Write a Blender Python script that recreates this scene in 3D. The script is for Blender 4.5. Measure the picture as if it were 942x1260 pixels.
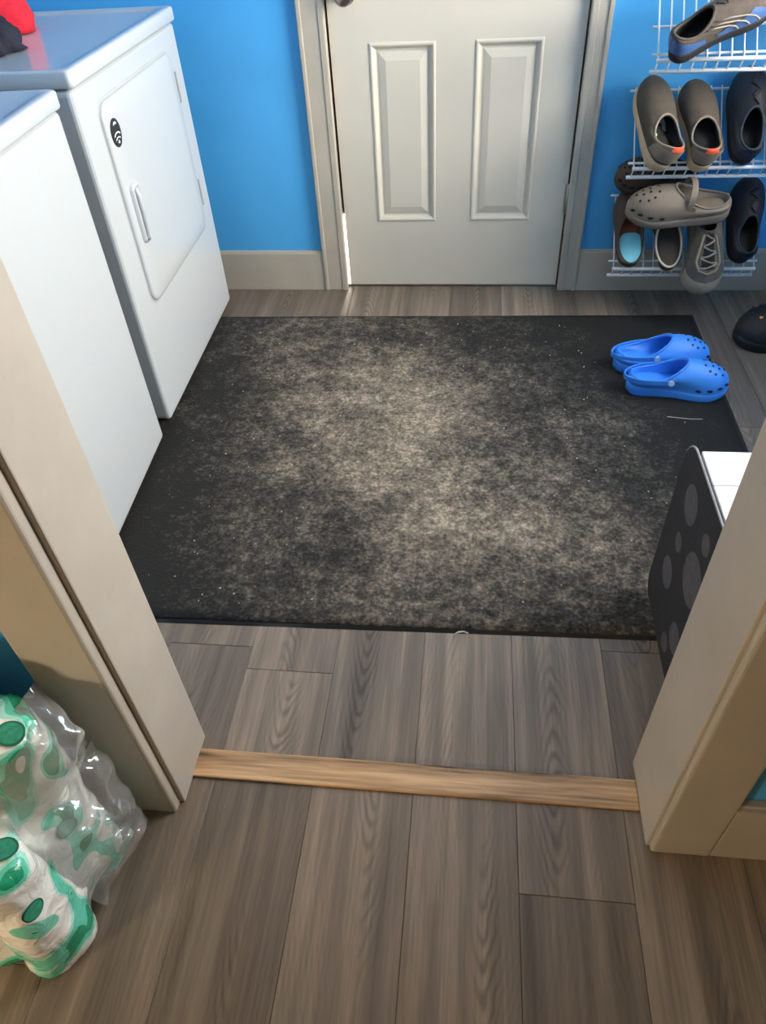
import bpy, bmesh, math, random
from mathutils import Vector, Matrix, noise
random.seed(7)
scene = bpy.context.scene
for o in list(bpy.data.objects): bpy.data.objects.remove(o)
col = scene.collection
PI = math.pi

# ------------------------------------------------------------------ camera
CAM_H, F_PX = 1.333, 889.55
def cam_axes(p, y, r):
    f = Vector((math.sin(y)*math.cos(p), math.cos(y)*math.cos(p), -math.sin(p)))
    rt = Vector((math.cos(y), -math.sin(y), 0)); dn = f.cross(rt)
    c, s = math.cos(r), math.sin(r)
    return c*rt + s*dn, -s*rt + c*dn, f
RT, DN, FW = cam_axes(math.radians(43.357), math.radians(-8.616), math.radians(3.917))
cd = bpy.data.cameras.new('camera'); cam = bpy.data.objects.new('camera', cd); col.objects.link(cam)
cd.sensor_fit = 'VERTICAL'; cd.sensor_height = 24; cd.lens = F_PX/1260*24; cd.clip_start = 0.02
m = Matrix.Identity(4)
for i in range(3):
    m[i][0] = RT[i]; m[i][1] = -DN[i]; m[i][2] = -FW[i]
m[2][3] = CAM_H
cam.matrix_world = m; scene.camera = cam

# ------------------------------------------------------------------ world, sun, daylight portal, exposure
w = bpy.data.worlds.new('sky'); scene.world = w; w.use_nodes = True
bg = w.node_tree.nodes['Background']; bg.inputs[0].default_value = (1.0, 0.93, 0.84, 1); bg.inputs[1].default_value = 16.5
WIN = dict(x=1.30, y0=1.15, y1=2.30, z0=.85, z1=2.00, t=.20)          # the laundry window in the right-hand wall
LITE = dict(x0=-.345, x1=.200, z0=1.02, z1=1.84)                # half lite glazing in the upper part of the back door
def portal(name, loc, rot, sx, sy):
    l = bpy.data.lights.new(name, 'AREA'); o = bpy.data.objects.new(name, l); col.objects.link(o)
    l.shape = 'RECTANGLE'; l.size = sx; l.size_y = sy; l.cycles.is_portal = True; o.location = loc; o.rotation_euler = rot
portal('window_portal', (WIN['x']+WIN['t']+.01, (WIN['y0']+WIN['y1'])/2, (WIN['z0']+WIN['z1'])/2), (0, math.radians(90), 0), WIN['z1']-WIN['z0'], WIN['y1']-WIN['y0'])
portal('door_portal', ((LITE['x0']+LITE['x1'])/2, 2.84, .012+(LITE['z0']+LITE['z1'])/2), (math.radians(-90), 0, 0), LITE['x1']-LITE['x0'], LITE['z1']-LITE['z0'])
scene.view_settings.view_transform = 'Standard'; scene.view_settings.look = 'None'
scene.view_settings.gamma = 1; scene.view_settings.use_curve_mapping = False
scene.view_settings.exposure = 1.42
LAMP_STRENGTH = 92.0           # kitchen wall lamp

# ------------------------------------------------------------------ helpers
def lin(r, g, b):
    def c(v):
        v /= 255
        return v/12.92 if v <= .04045 else ((v+.055)/1.055)**2.4
    return (c(r), c(g), c(b), 1)
def tag(o, label=None, cat=None, group=None, kind=None):
    if label: o['label'] = label
    if cat: o['category'] = cat
    if group: o['group'] = group
    if kind: o['kind'] = kind
    return o
def empty(name, loc=(0, 0, 0), rz=0, mat=None):
    o = bpy.data.objects.new(name, None); col.objects.link(o); o.empty_display_size = .05
    if mat is not None: o.matrix_world = mat
    else: o.location = loc; o.rotation_euler = (0, 0, rz)
    return o
def link(name, me, mat, parent=None, smooth=False):
    o = bpy.data.objects.new(name, me); col.objects.link(o)
    if mat and not me.materials: me.materials.append(mat)
    if smooth:
        for p in me.polygons: p.use_smooth = True
    if parent: o.parent = parent
    return o
def mesh(name, vs, fs, mat, parent=None, smooth=False):
    me = bpy.data.meshes.new(name); me.from_pydata([tuple(v) for v in vs], [], fs); me.update()
    bm = bmesh.new(); bm.from_mesh(me); bmesh.ops.recalc_face_normals(bm, faces=bm.faces); bm.to_mesh(me); bm.free()
    return link(name, me, mat, parent, smooth)
def bm_obj(name, bm, mat, parent=None, smooth=False):
    bmesh.ops.recalc_face_normals(bm, faces=bm.faces)
    me = bpy.data.meshes.new(name); bm.to_mesh(me); bm.free()
    return link(name, me, mat, parent, smooth)
def add_box(bm, x0, x1, y0, y1, z0, z1, bev=0, seg=2):
    r = bmesh.ops.create_cube(bm, size=1)
    for v in r['verts']:
        v.co = Vector(((x0+x1)/2+v.co.x*(x1-x0), (y0+y1)/2+v.co.y*(y1-y0), (z0+z1)/2+v.co.z*(z1-z0)))
    if bev:
        es = list({e for v in r['verts'] for e in v.link_edges})
        bmesh.ops.bevel(bm, geom=es, offset=bev, segments=seg, affect='EDGES', profile=.5)
def box(name, x0, x1, y0, y1, z0, z1, mat, parent=None, bev=0, seg=2):
    bm = bmesh.new(); add_box(bm, x0, x1, y0, y1, z0, z1, bev, seg)
    return bm_obj(name, bm, mat, parent)
def boxes(name, lst, mat, parent=None, bev=0):
    bm = bmesh.new()
    for b in lst: add_box(bm, *b, bev)
    return bm_obj(name, bm, mat, parent)
def tube_vf(pts, r, n=8, closed=False):
    pts = [Vector(p) for p in pts]; vs, fs = [], []; prev = None; k = len(pts)
    for i, p in enumerate(pts):
        a = pts[i-1] if (i or closed) else p; b = pts[(i+1) % k] if (i < k-1 or closed) else p
        t = (b-a).normalized()
        if prev is None:
            up = Vector((0, 0, 1)) if abs(t.z) < .9 else Vector((1, 0, 0)); s = t.cross(up).normalized()
        else:
            s = (prev - t*prev.dot(t)).normalized()
        prev = s; q = t.cross(s); rr = r[i] if isinstance(r, (list, tuple)) else r
        for j in range(n):
            an = 2*PI*j/n; vs.append(p + s*math.cos(an)*rr + q*math.sin(an)*rr)
    for i in range(k if closed else k-1):
        for j in range(n):
            a, b = i*n, ((i+1) % k)*n
            fs.append((a+j, a+(j+1) % n, b+(j+1) % n, b+j))
    if not closed:
        fs.append(tuple(range(n))[::-1]); fs.append(tuple(range((k-1)*n, k*n)))
    return vs, fs
def tube(name, pts, r, mat, parent=None, n=8, closed=False):
    v, f = tube_vf(pts, r, n, closed); return mesh(name, v, f, mat, parent, True)
def loft(name, rings, mat, parent=None, smooth=True, cap0=False, cap1=False):
    n = len(rings[0]); vs = [v for r in rings for v in r]; fs = []
    for i in range(len(rings)-1):
        for j in range(n): fs.append((i*n+j, i*n+(j+1) % n, (i+1)*n+(j+1) % n, (i+1)*n+j))
    if cap0: fs.append(tuple(range(n)))
    if cap1: fs.append(tuple(range((len(rings)-1)*n, len(rings)*n)))
    return mesh(name, vs, fs, mat, parent, smooth)
def rrect(w, h, r, n=6):
    pts = []
    for cx, cy, a0 in ((w/2-r, h/2-r, 0), (-w/2+r, h/2-r, PI/2), (-w/2+r, -h/2+r, PI), (w/2-r, -h/2+r, 1.5*PI)):
        for i in range(n+1):
            a = a0 + PI/2*i/n; pts.append((cx+r*math.cos(a), cy+r*math.sin(a)))
    return pts

# ------------------------------------------------------------------ materials
def new_mat(name):
    mt = bpy.data.materials.new(name); mt.use_nodes = True; nt = mt.node_tree
    return mt, nt, nt.nodes['Principled BSDF']
def nd(nt, t, **kw):
    n = nt.nodes.new(t)
    for k, v in kw.items(): setattr(n, k, v)
    return n
def ramp(nt, stops, interp='LINEAR'):
    n = nt.nodes.new('ShaderNodeValToRGB'); n.color_ramp.interpolation = interp; e = n.color_ramp.elements
    while len(e) < len(stops): e.new(.5)
    for el, (p, c) in zip(e, stops): el.position = p; el.color = c if len(c) == 4 else (*c, 1)
    return n
def math_n(nt, op, a, b=None, c=None):
    n = nt.nodes.new('ShaderNodeMath'); n.operation = op
    for i, v in enumerate((a, b, c)):
        if v is None: continue
        if isinstance(v, (int, float)): n.inputs[i].default_value = v
        else: nt.links.new(v, n.inputs[i])
    return n.outputs[0]
def paint(name, c, rough=.5, var=.06, scale=6, bump=.0, metal=0, coat=0, spec=.5, fine=120):
    mt, nt, b = new_mat(name); L = nt.links.new
    tc = nd(nt, 'ShaderNodeTexCoord'); nz = nd(nt, 'ShaderNodeTexNoise'); nz.inputs['Scale'].default_value = scale; nz.inputs['Detail'].default_value = 6
    L(tc.outputs['Object'], nz.inputs['Vector'])
    lo = tuple(x*(1-var*2) for x in c[:3]); hi = tuple(min(1, x*(1+var)) for x in c[:3])
    r = ramp(nt, [(.3, lo), (.7, hi)]); L(nz.outputs['Fac'], r.inputs[0]); L(r.outputs[0], b.inputs['Base Color'])
    b.inputs['Roughness'].default_value = rough; b.inputs['Metallic'].default_value = metal; b.inputs['Coat Weight'].default_value = coat
    b.inputs['Specular IOR Level'].default_value = spec
    if bump:
        n2 = nd(nt, 'ShaderNodeTexNoise'); n2.inputs['Scale'].default_value = fine; L(tc.outputs['Object'], n2.inputs['Vector'])
        bp = nd(nt, 'ShaderNodeBump'); bp.inputs['Strength'].default_value = bump; bp.inputs['Distance'].default_value = .002
        L(n2.outputs['Fac'], bp.inputs['Height']); L(bp.outputs[0], b.inputs['Normal'])
    return mt
def scuffed(name, c, dirt, rough=.5, amount=.58):
    """painted wood with chips and grubby smears of their own shape"""
    mt, nt, b = new_mat(name); L = nt.links.new
    tc = nd(nt, 'ShaderNodeTexCoord')
    n1 = nd(nt, 'ShaderNodeTexNoise'); n1.inputs['Scale'].default_value = 5; n1.inputs['Detail'].default_value = 9; n1.inputs['Roughness'].default_value = .65
    n2 = nd(nt, 'ShaderNodeTexNoise'); n2.inputs['Scale'].default_value = 38; n2.inputs['Detail'].default_value = 5
    L(tc.outputs['Object'], n1.inputs[0]); L(tc.outputs['Object'], n2.inputs[0])
    r1 = ramp(nt, [(.42, tuple(x*.9 for x in c[:3])), (.66, c)]); L(n1.outputs[0], r1.inputs[0])
    r2 = ramp(nt, [(amount+.12, (0, 0, 0)), (amount+.17, (1, 1, 1))]); L(n2.outputs[0], r2.inputs[0])
    mx = nd(nt, 'ShaderNodeMix', data_type='RGBA'); L(r2.outputs[0], mx.inputs[0]); L(r1.outputs[0], mx.inputs[6]); mx.inputs[7].default_value = dirt
    L(mx.outputs[2], b.inputs['Base Color']); b.inputs['Roughness'].default_value = rough
    bp = nd(nt, 'ShaderNodeBump'); bp.inputs['Strength'].default_value = .15; bp.inputs['Distance'].default_value = .002
    L(n2.outputs[0], bp.inputs['Height']); L(bp.outputs[0], b.inputs['Normal'])
    return mt
def wood(name, dark, mid, light, freq=330., tone=.22, rough=.45, along='Y', slope=.20, lo=.22, hi=.86):
    """flat sawn board: growth rings of a slightly tilted log cut by the board face, so cathedral arches run along it"""
    mt, nt, b = new_mat(name); L = nt.links.new
    tc = nd(nt, 'ShaderNodeTexCoord'); oi = nd(nt, 'ShaderNodeObjectInfo'); sp = nd(nt, 'ShaderNodeSeparateXYZ')
    L(tc.outputs['Object'], sp.inputs[0]); rnd = oi.outputs['Random']
    X, Y = (sp.outputs[0], sp.outputs[1]) if along == 'Y' else (sp.outputs[1], sp.outputs[0])
    r2 = math_n(nt, 'FRACT', math_n(nt, 'MULTIPLY', rnd, 17.31)); r3 = math_n(nt, 'FRACT', math_n(nt, 'MULTIPLY', rnd, 43.77))
    # wobble
    cv = nd(nt, 'ShaderNodeCombineXYZ'); L(math_n(nt, 'MULTIPLY', X, 9.), cv.inputs[0]); L(math_n(nt, 'MULTIPLY', Y, 5.), cv.inputs[1]); L(math_n(nt, 'MULTIPLY', rnd, 91.), cv.inputs[2])
    wz = nd(nt, 'ShaderNodeTexNoise'); wz.inputs['Scale'].default_value = 1; wz.inputs['Detail'].default_value = 4; L(cv.outputs[0], wz.inputs[0])
    wob = math_n(nt, 'MULTIPLY', math_n(nt, 'SUBTRACT', wz.outputs[0], .5), .034)
    dx = math_n(nt, 'ADD', math_n(nt, 'SUBTRACT', X, math_n(nt, 'MULTIPLY', math_n(nt, 'SUBTRACT', r2, .5), .09)), wob)
    sgn = math_n(nt, 'SUBTRACT', math_n(nt, 'MULTIPLY', math_n(nt, 'GREATER_THAN', r3, .45), 2.), 1.)
    rr = math_n(nt, 'SQRT', math_n(nt, 'ADD', math_n(nt, 'MULTIPLY', dx, dx), .00016))
    rr = math_n(nt, 'ADD', rr, math_n(nt, 'MULTIPLY', math_n(nt, 'MULTIPLY', Y, sgn), slope)); rr = math_n(nt, 'ADD', rr, wob)
    ring = math_n(nt, 'POWER', math_n(nt, 'ADD', math_n(nt, 'MULTIPLY', math_n(nt, 'SINE', math_n(nt, 'MULTIPLY', rr, freq*2)), .5), .5), 2.2)
    ring = math_n(nt, 'MULTIPLY', ring, math_n(nt, 'MAXIMUM', .16, math_n(nt, 'SUBTRACT', 1.15, math_n(nt, 'DIVIDE', math_n(nt, 'ABSOLUTE', dx), .034))))
    # fade of the rings: some stretches are quiet
    c3 = nd(nt, 'ShaderNodeCombineXYZ'); L(math_n(nt, 'MULTIPLY', X, 14.), c3.inputs[0]); L(math_n(nt, 'MULTIPLY', Y, 1.8), c3.inputs[1]); L(math_n(nt, 'MULTIPLY', r3, 57.), c3.inputs[2])
    fz = nd(nt, 'ShaderNodeTexNoise'); fz.inputs['Scale'].default_value = 1; fz.inputs['Detail'].default_value = 2; L(c3.outputs[0], fz.inputs[0])
    fr = ramp(nt, [(.44, (.05,)*3), (.60, (1,)*3)]); L(fz.outputs[0], fr.inputs[0])
    # fine pores
    c2 = nd(nt, 'ShaderNodeCombineXYZ'); L(math_n(nt, 'MULTIPLY', X, 190.), c2.inputs[0]); L(math_n(nt, 'MULTIPLY', Y, 7.), c2.inputs[1]); L(math_n(nt, 'MULTIPLY', r2, 77.), c2.inputs[2])
    pz = nd(nt, 'ShaderNodeTexNoise'); pz.inputs['Scale'].default_value = 1; pz.inputs['Detail'].default_value = 5; L(c2.outputs[0], pz.inputs[0])
    # broad streaks
    c4 = nd(nt, 'ShaderNodeCombineXYZ'); L(math_n(nt, 'MULTIPLY', X, 30.), c4.inputs[0]); L(math_n(nt, 'MULTIPLY', Y, 1.2), c4.inputs[1]); L(math_n(nt, 'MULTIPLY', rnd, 33.), c4.inputs[2])
    sz = nd(nt, 'ShaderNodeTexNoise'); sz.inputs['Scale'].default_value = 1; sz.inputs['Detail'].default_value = 4; L(c4.outputs[0], sz.inputs[0])
    v = math_n(nt, 'ADD', math_n(nt, 'MULTIPLY', pz.outputs[0], .34), math_n(nt, 'MULTIPLY', sz.outputs[0], .78))
    v = math_n(nt, 'SUBTRACT', v, math_n(nt, 'MULTIPLY', math_n(nt, 'MULTIPLY', ring, fr.outputs[0]), .30))
    v = math_n(nt, 'ADD', v, math_n(nt, 'MULTIPLY', math_n(nt, 'SUBTRACT', rnd, .5), tone))
    cr = ramp(nt, [(lo, dark), (.56, mid), (hi, light)]); L(v, cr.inputs[0]); L(cr.outputs[0], b.inputs['Base Color'])
    b.inputs['Roughness'].default_value = rough
    bp = nd(nt, 'ShaderNodeBump'); bp.inputs['Strength'].default_value = .18; bp.inputs['Distance'].default_value = .0012
    L(v, bp.inputs['Height']); L(bp.outputs[0], b.inputs['Normal'])
    return mt
MT = {}
MT['blue'] = paint('blue_wall_paint', lin(74, 168, 228), .55, .04, 3, .12)
MT['tan'] = paint('tan_wall', lin(150, 126, 98), .7, .05, 4)
MT['trim'] = scuffed('greige_trim_paint', lin(182, 174, 158), lin(140, 128, 112), .45, .72)
MT['jamb'] = scuffed('cream_jamb_paint', lin(170, 164, 153), lin(132, 108, 84), .45, .68)
MT['door'] = paint('greige_door_paint', lin(204, 198, 182), .42, .03, 2, .05)
MT['ceiling'] = paint('ceiling_white', lin(235, 233, 228), .8, .03, 3)
MT['subfloor'] = paint('subfloor', lin(38, 32, 28), .8, .1)
MT['plank'] = wood('grey_brown_plank', lin(72, 63, 54), lin(118, 105, 91), lin(166, 148, 128), tone=.18, freq=330)
MT['oak'] = wood('worn_oak', lin(58, 44, 33), lin(164, 130, 92), lin(222, 184, 140), freq=160, tone=0, rough=.4, along='X', slope=.03, lo=.43, hi=.74)
MT['enamel'] = paint('white_enamel', lin(180, 186, 188), .28, .01, 2, 0, coat=.3)
MT['enamel_grey'] = paint('grey_plastic', lin(170, 174, 176), .4, .03)
MT['dark'] = paint('dark_plastic_and_shade', lin(22, 23, 25), .5, .1)
MT['white_plastic'] = paint('white_plastic', lin(238, 239, 238), .4, .02)
MT['steel'] = paint('brushed_steel', lin(160, 156, 150), .28, .08, 30, metal=1)
MT['hinge'] = paint('hinge_metal', lin(170, 165, 155), .45, .05, 20, metal=.5)
MT['rubber'] = paint('black_rubber', lin(24, 24, 25), .75, .12, 30, .3)
MT['wire'] = paint('white_wire_coating', lin(226, 228, 228), .4, .03)
MT['bench'] = scuffed('white_bench_paint', lin(236, 234, 228), lin(190, 184, 172), .4, .6)
MT['concrete'] = paint('concrete', lin(180, 176, 168), .9, .1, 8, .4)
MT['glass_white'] = paint('opal', lin(240, 238, 230), .5, .01)

def mat_floor_mat():
    mt, nt, b = new_mat('dusty_charcoal_carpet'); L = nt.links.new
    tc = nd(nt, 'ShaderNodeTexCoord')
    def nz(scale, det=4, rough=.55, off=(0, 0, 0)):
        mp = nd(nt, 'ShaderNodeMapping'); mp.inputs['Location'].default_value = off; L(tc.outputs['Object'], mp.inputs[0])
        n = nd(nt, 'ShaderNodeTexNoise'); n.inputs['Scale'].default_value = scale; n.inputs['Detail'].default_value = det; n.inputs['Roughness'].default_value = rough
        L(mp.outputs[0], n.inputs[0]); return n.outputs[0]
    # trodden dust: an irregular worn field between the doorway and the back door
    sp = nd(nt, 'ShaderNodeSeparateXYZ'); L(tc.outputs['Object'], sp.inputs[0])
    cxm = math_n(nt, 'SUBTRACT', .09, math_n(nt, 'MULTIPLY', math_n(nt, 'SUBTRACT', sp.outputs[1], 1.0), .36))
    ex = math_n(nt, 'DIVIDE', math_n(nt, 'SUBTRACT', sp.outputs[0], cxm), .70); ey = math_n(nt, 'DIVIDE', math_n(nt, 'SUBTRACT', sp.outputs[1], 1.68), 1.30)
    rad = math_n(nt, 'SQRT', math_n(nt, 'ADD', math_n(nt, 'MULTIPLY', ex, ex), math_n(nt, 'MULTIPLY', ey, ey)))
    big = nz(3.2, 5, .6, (1.3, .4, 0))
    field = math_n(nt, 'ADD', math_n(nt, 'SUBTRACT', 1.02, rad), math_n(nt, 'MULTIPLY', math_n(nt, 'SUBTRACT', big, .5), 1.5))
    patch = nz(8, 6, .7, (4, 2, 0)); fine = nz(110, 3, .6); grit = nz(42, 4, .75, (7, 7, 0))
    d = math_n(nt, 'MULTIPLY', math_n(nt, 'ADD', field, math_n(nt, 'MULTIPLY', math_n(nt, 'SUBTRACT', patch, .5), 1.5)), .62)
    d = math_n(nt, 'ADD', d, math_n(nt, 'MULTIPLY', math_n(nt, 'SUBTRACT', grit, .5), 1.25))
    d = math_n(nt, 'ADD', d, math_n(nt, 'MULTIPLY', math_n(nt, 'SUBTRACT', fine, .5), .9))
    cr = ramp(nt, [(.0, lin(36, 35, 33)), (.28, lin(70, 66, 60)), (.58, lin(120, 110, 96)), (.95, lin(190, 172, 150))]); L(d, cr.inputs[0])
    # pale specks of grit
    vo = nd(nt, 'ShaderNodeTexVoronoi'); vo.inputs['Scale'].default_value = 26; L(tc.outputs['Object'], vo.inputs['Vector'])
    sc = nd(nt, 'ShaderNodeSeparateColor'); L(vo.outputs['Color'], sc.inputs[0])
    speck = math_n(nt, 'MULTIPLY', math_n(nt, 'LESS_THAN', vo.outputs['Distance'], .075), math_n(nt, 'GREATER_THAN', sc.outputs[0], .80))
    mx = nd(nt, 'ShaderNodeMix', data_type='RGBA'); L(math_n(nt, 'MULTIPLY', speck, .75), mx.inputs[0]); L(cr.outputs[0], mx.inputs[6]); mx.inputs[7].default_value = lin(168, 160, 146)
    L(mx.outputs[2], b.inputs['Base Color']); b.inputs['Roughness'].default_value = .9; b.inputs['Specular IOR Level'].default_value = .25
    bp = nd(nt, 'ShaderNodeBump'); bp.inputs['Strength'].default_value = .7; bp.inputs['Distance'].default_value = .004
    L(math_n(nt, 'ADD', fine, math_n(nt, 'MULTIPLY', grit, .6)), bp.inputs['Height']); L(bp.outputs[0], b.inputs['Normal'])
    return mt
MT['carpet'] = mat_floor_mat()

# ================================================================== SETTING
YB = 2.690                      # back wall face
XL, XR = -1.75, WIN['x']        # laundry side walls
ZC = 2.45
P0, P1 = 0.575, 0.700           # partition with the cased opening
JL, JR = -0.506, 0.343          # jamb faces
NX0, NX1, NY0 = -2.0, 2.0, -2.4 # kitchen side of the doorway

floor = tag(box('floor', NX0, NX1, NY0, YB+.14, -.06, -.006, MT['subfloor']), 'grey brown wood plank floor', kind='structure')
PW = 0.1935; S0 = -0.0745
def plank(x0, x1, y0, y1):
    g = .0004; bm = bmesh.new()
    add_box(bm, -(x1-x0)/2+g, (x1-x0)/2-g, -(y1-y0)/2+g, (y1-y0)/2-g, -.006, 0, .0007, 1)
    o = bm_obj('plank', bm, MT['plank'], floor); o.location = ((x0+x1)/2, (y0+y1)/2, 0)
def lay(xa, xb, ya, yb, joints):
    k0 = math.floor((xa-S0)/PW); k1 = math.ceil((xb-S0)/PW)
    for k in range(k0, k1):
        a, b = max(xa, S0+k*PW), min(xb, S0+(k+1)*PW)
        if b-a < .01: continue
        js = [ya]; j = joints.get(k, ya + ((k*0.47) % 1)*1.2 + .1)
        while j > ya+.15: j -= 1.22
        j += 1.22
        while j < yb-.1: js.append(j); j += 1.22
        js.append(yb)
        for p, q in zip(js, js[1:]): plank(a, b, p, q)
lay(NX0, NX1, NY0, .655, {1: .464, -3: .566, -2: -.10, -1: .02, 0: -.35, 2: -.2})
lay(XL, XR, .655, YB+.10, {-3: .938, -2: 2.1, -1: 1.7, 0: 2.3, 1: 1.5, 2: 2.2})

tag(box('ceiling', NX0, NX1, NY0, YB+.14, ZC, ZC+.1, MT['ceiling']), kind='structure')
DL, DR, DT = -.505, .354, 2.06  # back door rough opening
tag(boxes('wall_back', [(XL-.12, DL, YB, YB+.14, 0, ZC), (DR, XR, YB, YB+.14, 0, ZC), (DL, DR, YB, YB+.14, DT, ZC)], MT['blue']), kind='structure')
tag(box('wall_left', XL-.12, XL, P1, YB, 0, ZC, MT['blue']), kind='structure')
tag(boxes('wall_right', [(XR, XR+WIN['t'], P1, WIN['y0'], 0, ZC), (XR, XR+WIN['t'], WIN['y1'], YB+.14, 0, ZC), (XR, XR+WIN['t'], WIN['y0'], WIN['y1'], 0, WIN['z0']), (XR, XR+WIN['t'], WIN['y0'], WIN['y1'], WIN['z1'], ZC)], MT['blue']), kind='structure')
tag(boxes('wall_partition', [(NX0, JL-.018, P0, P1, 0, ZC), (JR+.018, NX1, P0, P1, 0, ZC), (JL-.018, JR+.018, P0, P1, 2.07, ZC)], MT['blue']), kind='structure')
tag(box('wall_kitchen_left', NX0-.1, NX0, NY0, P1, 0, ZC, MT['tan']), kind='structure')
tag(box('wall_kitchen_right', NX1, NX1+.1, NY0, P1, 0, ZC, MT['tan']), kind='structure')
tag(box('wall_kitchen_rear', NX0-.1, NX1+.1, NY0-.1, NY0, 0, ZC, MT['tan']), kind='structure')
tag(box('ground_outside', -4, 4, YB+.14, 8, -.12, -.02, MT['concrete']), kind='structure')

# window in the right wall (lights the laundry)
wf = tag(empty('window_1', (XR, WIN['y0'], WIN['z0'])), kind='structure')
y1, z1 = WIN['y1']-WIN['y0'], WIN['z1']-WIN['z0']
boxes('window_frame', [(0.160, 0.230, 0, .035, 0, z1), (0.160, 0.230, y1-.035, y1, 0, z1), (0.160, 0.230, 0, y1, 0, .035), (0.160, 0.230, 0, y1, z1-.035, z1), (0.170, 0.220, 0, y1, z1/2-.018, z1/2+.018)], MT['white_plastic'], wf)
box('window_sill', -.03, .02, -.03, y1+.03, -.02, 0, MT['white_plastic'], wf, .003)
def thin_glass(name, tint=(1, 1, 1, 1), refl=.06, white=0.0, rough=.02):
    mt = bpy.data.materials.new(name); mt.use_nodes = True; nt = mt.node_tree; nt.nodes.clear(); L = nt.links.new
    out = nd(nt, 'ShaderNodeOutputMaterial'); tr = nd(nt, 'ShaderNodeBsdfTransparent'); tr.inputs[0].default_value = tint
    gl = nd(nt, 'ShaderNodeBsdfGlossy'); gl.inputs['Roughness'].default_value = rough
    fr = nd(nt, 'ShaderNodeLayerWeight'); fr.inputs[0].default_value = .35
    tc = nd(nt, 'ShaderNodeTexCoord'); nz = nd(nt, 'ShaderNodeTexNoise'); nz.inputs['Scale'].default_value = 40; L(tc.outputs['Object'], nz.inputs[0])
    bp = nd(nt, 'ShaderNodeBump'); bp.inputs['Strength'].default_value = .4 if white else .0; bp.inputs['Distance'].default_value = .004; L(nz.outputs[0], bp.inputs['Height']); L(bp.outputs[0], gl.inputs['Normal'])
    f = math_n(nt, 'ADD', math_n(nt, 'MULTIPLY', fr.outputs['Fresnel'], .5), refl)
    mx = nd(nt, 'ShaderNodeMixShader'); L(f, mx.inputs[0]); L(tr.outputs[0], mx.inputs[1]); L(gl.outputs[0], mx.inputs[2])
    last = mx
    if white:
        df = nd(nt, 'ShaderNodeBsdfDiffuse'); df.inputs[0].default_value = (.9, .93, .93, 1)
        m2 = nd(nt, 'ShaderNodeMixShader'); m2.inputs[0].default_value = white; L(mx.outputs[0], m2.inputs[1]); L(df.outputs[0], m2.inputs[2]); last = m2
    L(last.outputs[0], out.inputs[0]); return mt
MT['pane'] = thin_glass('window_glass')
MT['lite'] = thin_glass('door_glass', (.42, .42, .42, 1))
MT['film'] = thin_glass('clear_film', (.93, .95, .95, 1), .14, .14, .12)
for a, b in ((.035, z1/2-.018), (z1/2+.018, z1-.035)): box('pane', 0.192, 0.196, .035, y1-.035, a, b, MT['pane'], wf)

# ---- back door
door = tag(empty('door_1', (0, 2.700, .012)), 'greige back door, closed, with two tall raised panels', kind='structure')
SLT, SRT, ST = .044, .329, 2.03
def lx(z): return -.4755 - .006*z/2.03        # the latch edge leans, so the gap opens at the bottom
cols = [(-.352, -.136), (-.010, .205)]; rows = [(.250, .822)]
xs = [None, -.352, -.345, -.136, -.010, .200, .205, SRT]; zs = [0, .250, .822, LITE['z0'], LITE['z1'], ST]
NI, NJ = len(xs), len(zs)
vs, fs = [], []
def vid(i, j, y): vs.append((lx(zs[j]) if i == 0 else xs[i], y, zs[j])); return len(vs)-1
F = [[vid(i, j, 0) for j in range(NJ)] for i in range(NI)]; B = [[vid(i, j, SLT) for j in range(NJ)] for i in range(NI)]
def is_panel(i, j): return j == 1 and i in (1, 2, 4, 5)
def is_lite(i, j): return j == 3 and i in (2, 3, 4)
for i in range(NI-1):
    for j in range(NJ-1):
        if is_lite(i, j): continue
        if not is_panel(i, j): fs.append((F[i][j], F[i+1][j], F[i+1][j+1], F[i][j+1]))
        fs.append((B[i][j], B[i][j+1], B[i+1][j+1], B[i+1][j]))
for j in range(NJ-1): fs += [(F[0][j], F[0][j+1], B[0][j+1], B[0][j]), (F[NI-1][j], B[NI-1][j], B[NI-1][j+1], F[NI-1][j+1])]
for i in range(NI-1): fs += [(F[i][0], B[i][0], B[i+1][0], F[i+1][0]), (F[i][NJ-1], F[i+1][NJ-1], B[i+1][NJ-1], B[i][NJ-1])]
mesh('door_slab', vs, fs, MT['door'], door)
lf = boxes('lite_frame', [(LITE['x0']-.02, LITE['x0']+.02, -.008, SLT+.008, LITE['z0']-.02, LITE['z1']+.02), (LITE['x1']-.02, LITE['x1']+.02, -.008, SLT+.008, LITE['z0']-.02, LITE['z1']+.02), (LITE['x0'], LITE['x1'], -.008, SLT+.008, LITE['z0']-.02, LITE['z0']+.02), (LITE['x0'], LITE['x1'], -.008, SLT+.008, LITE['z1']-.02, LITE['z1']+.02)], MT['door'], door)
box('pane', LITE['x0']+.02, LITE['x1']-.02, .020, .026, LITE['z0']+.02, LITE['z1']-.02, MT['lite'], lf)
box('added_light_sweep', -.46, .325, .010, .034, -.010, .004, MT['rubber'], door)  # strip added to keep light from leaking under the door
prof = [(0, 0), (.002, -.003), (.007, -.0045), (.012, -.002), (.016, .006), (.021, .010), (.026, .010), (.031, .007), (.050, .002), (.052, .0015)]
for a, b in cols:
    for c, d in rows:
        rings = [[(a+i, y, c+i), (b-i, y, c+i), (b-i, y, d-i), (a+i, y, d-i)] for i, y in prof]
        loft('panel', rings, MT['door'], door, False, cap1=True)
kn = []
for y, r in ((0, .030), (-.006, .031), (-.009, .026), (-.012, .013), (-.03, .011), (-.036, .016), (-.042, .024), (-.052, .028), (-.062, .026), (-.068, .018), (-.070, .006)):
    kn.append([(-.416+r*math.cos(2*PI*k/24), y, .955+r*math.sin(2*PI*k/24)) for k in range(24)])
loft('knob', kn, MT['steel'], door, cap0=True, cap1=True)
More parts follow.
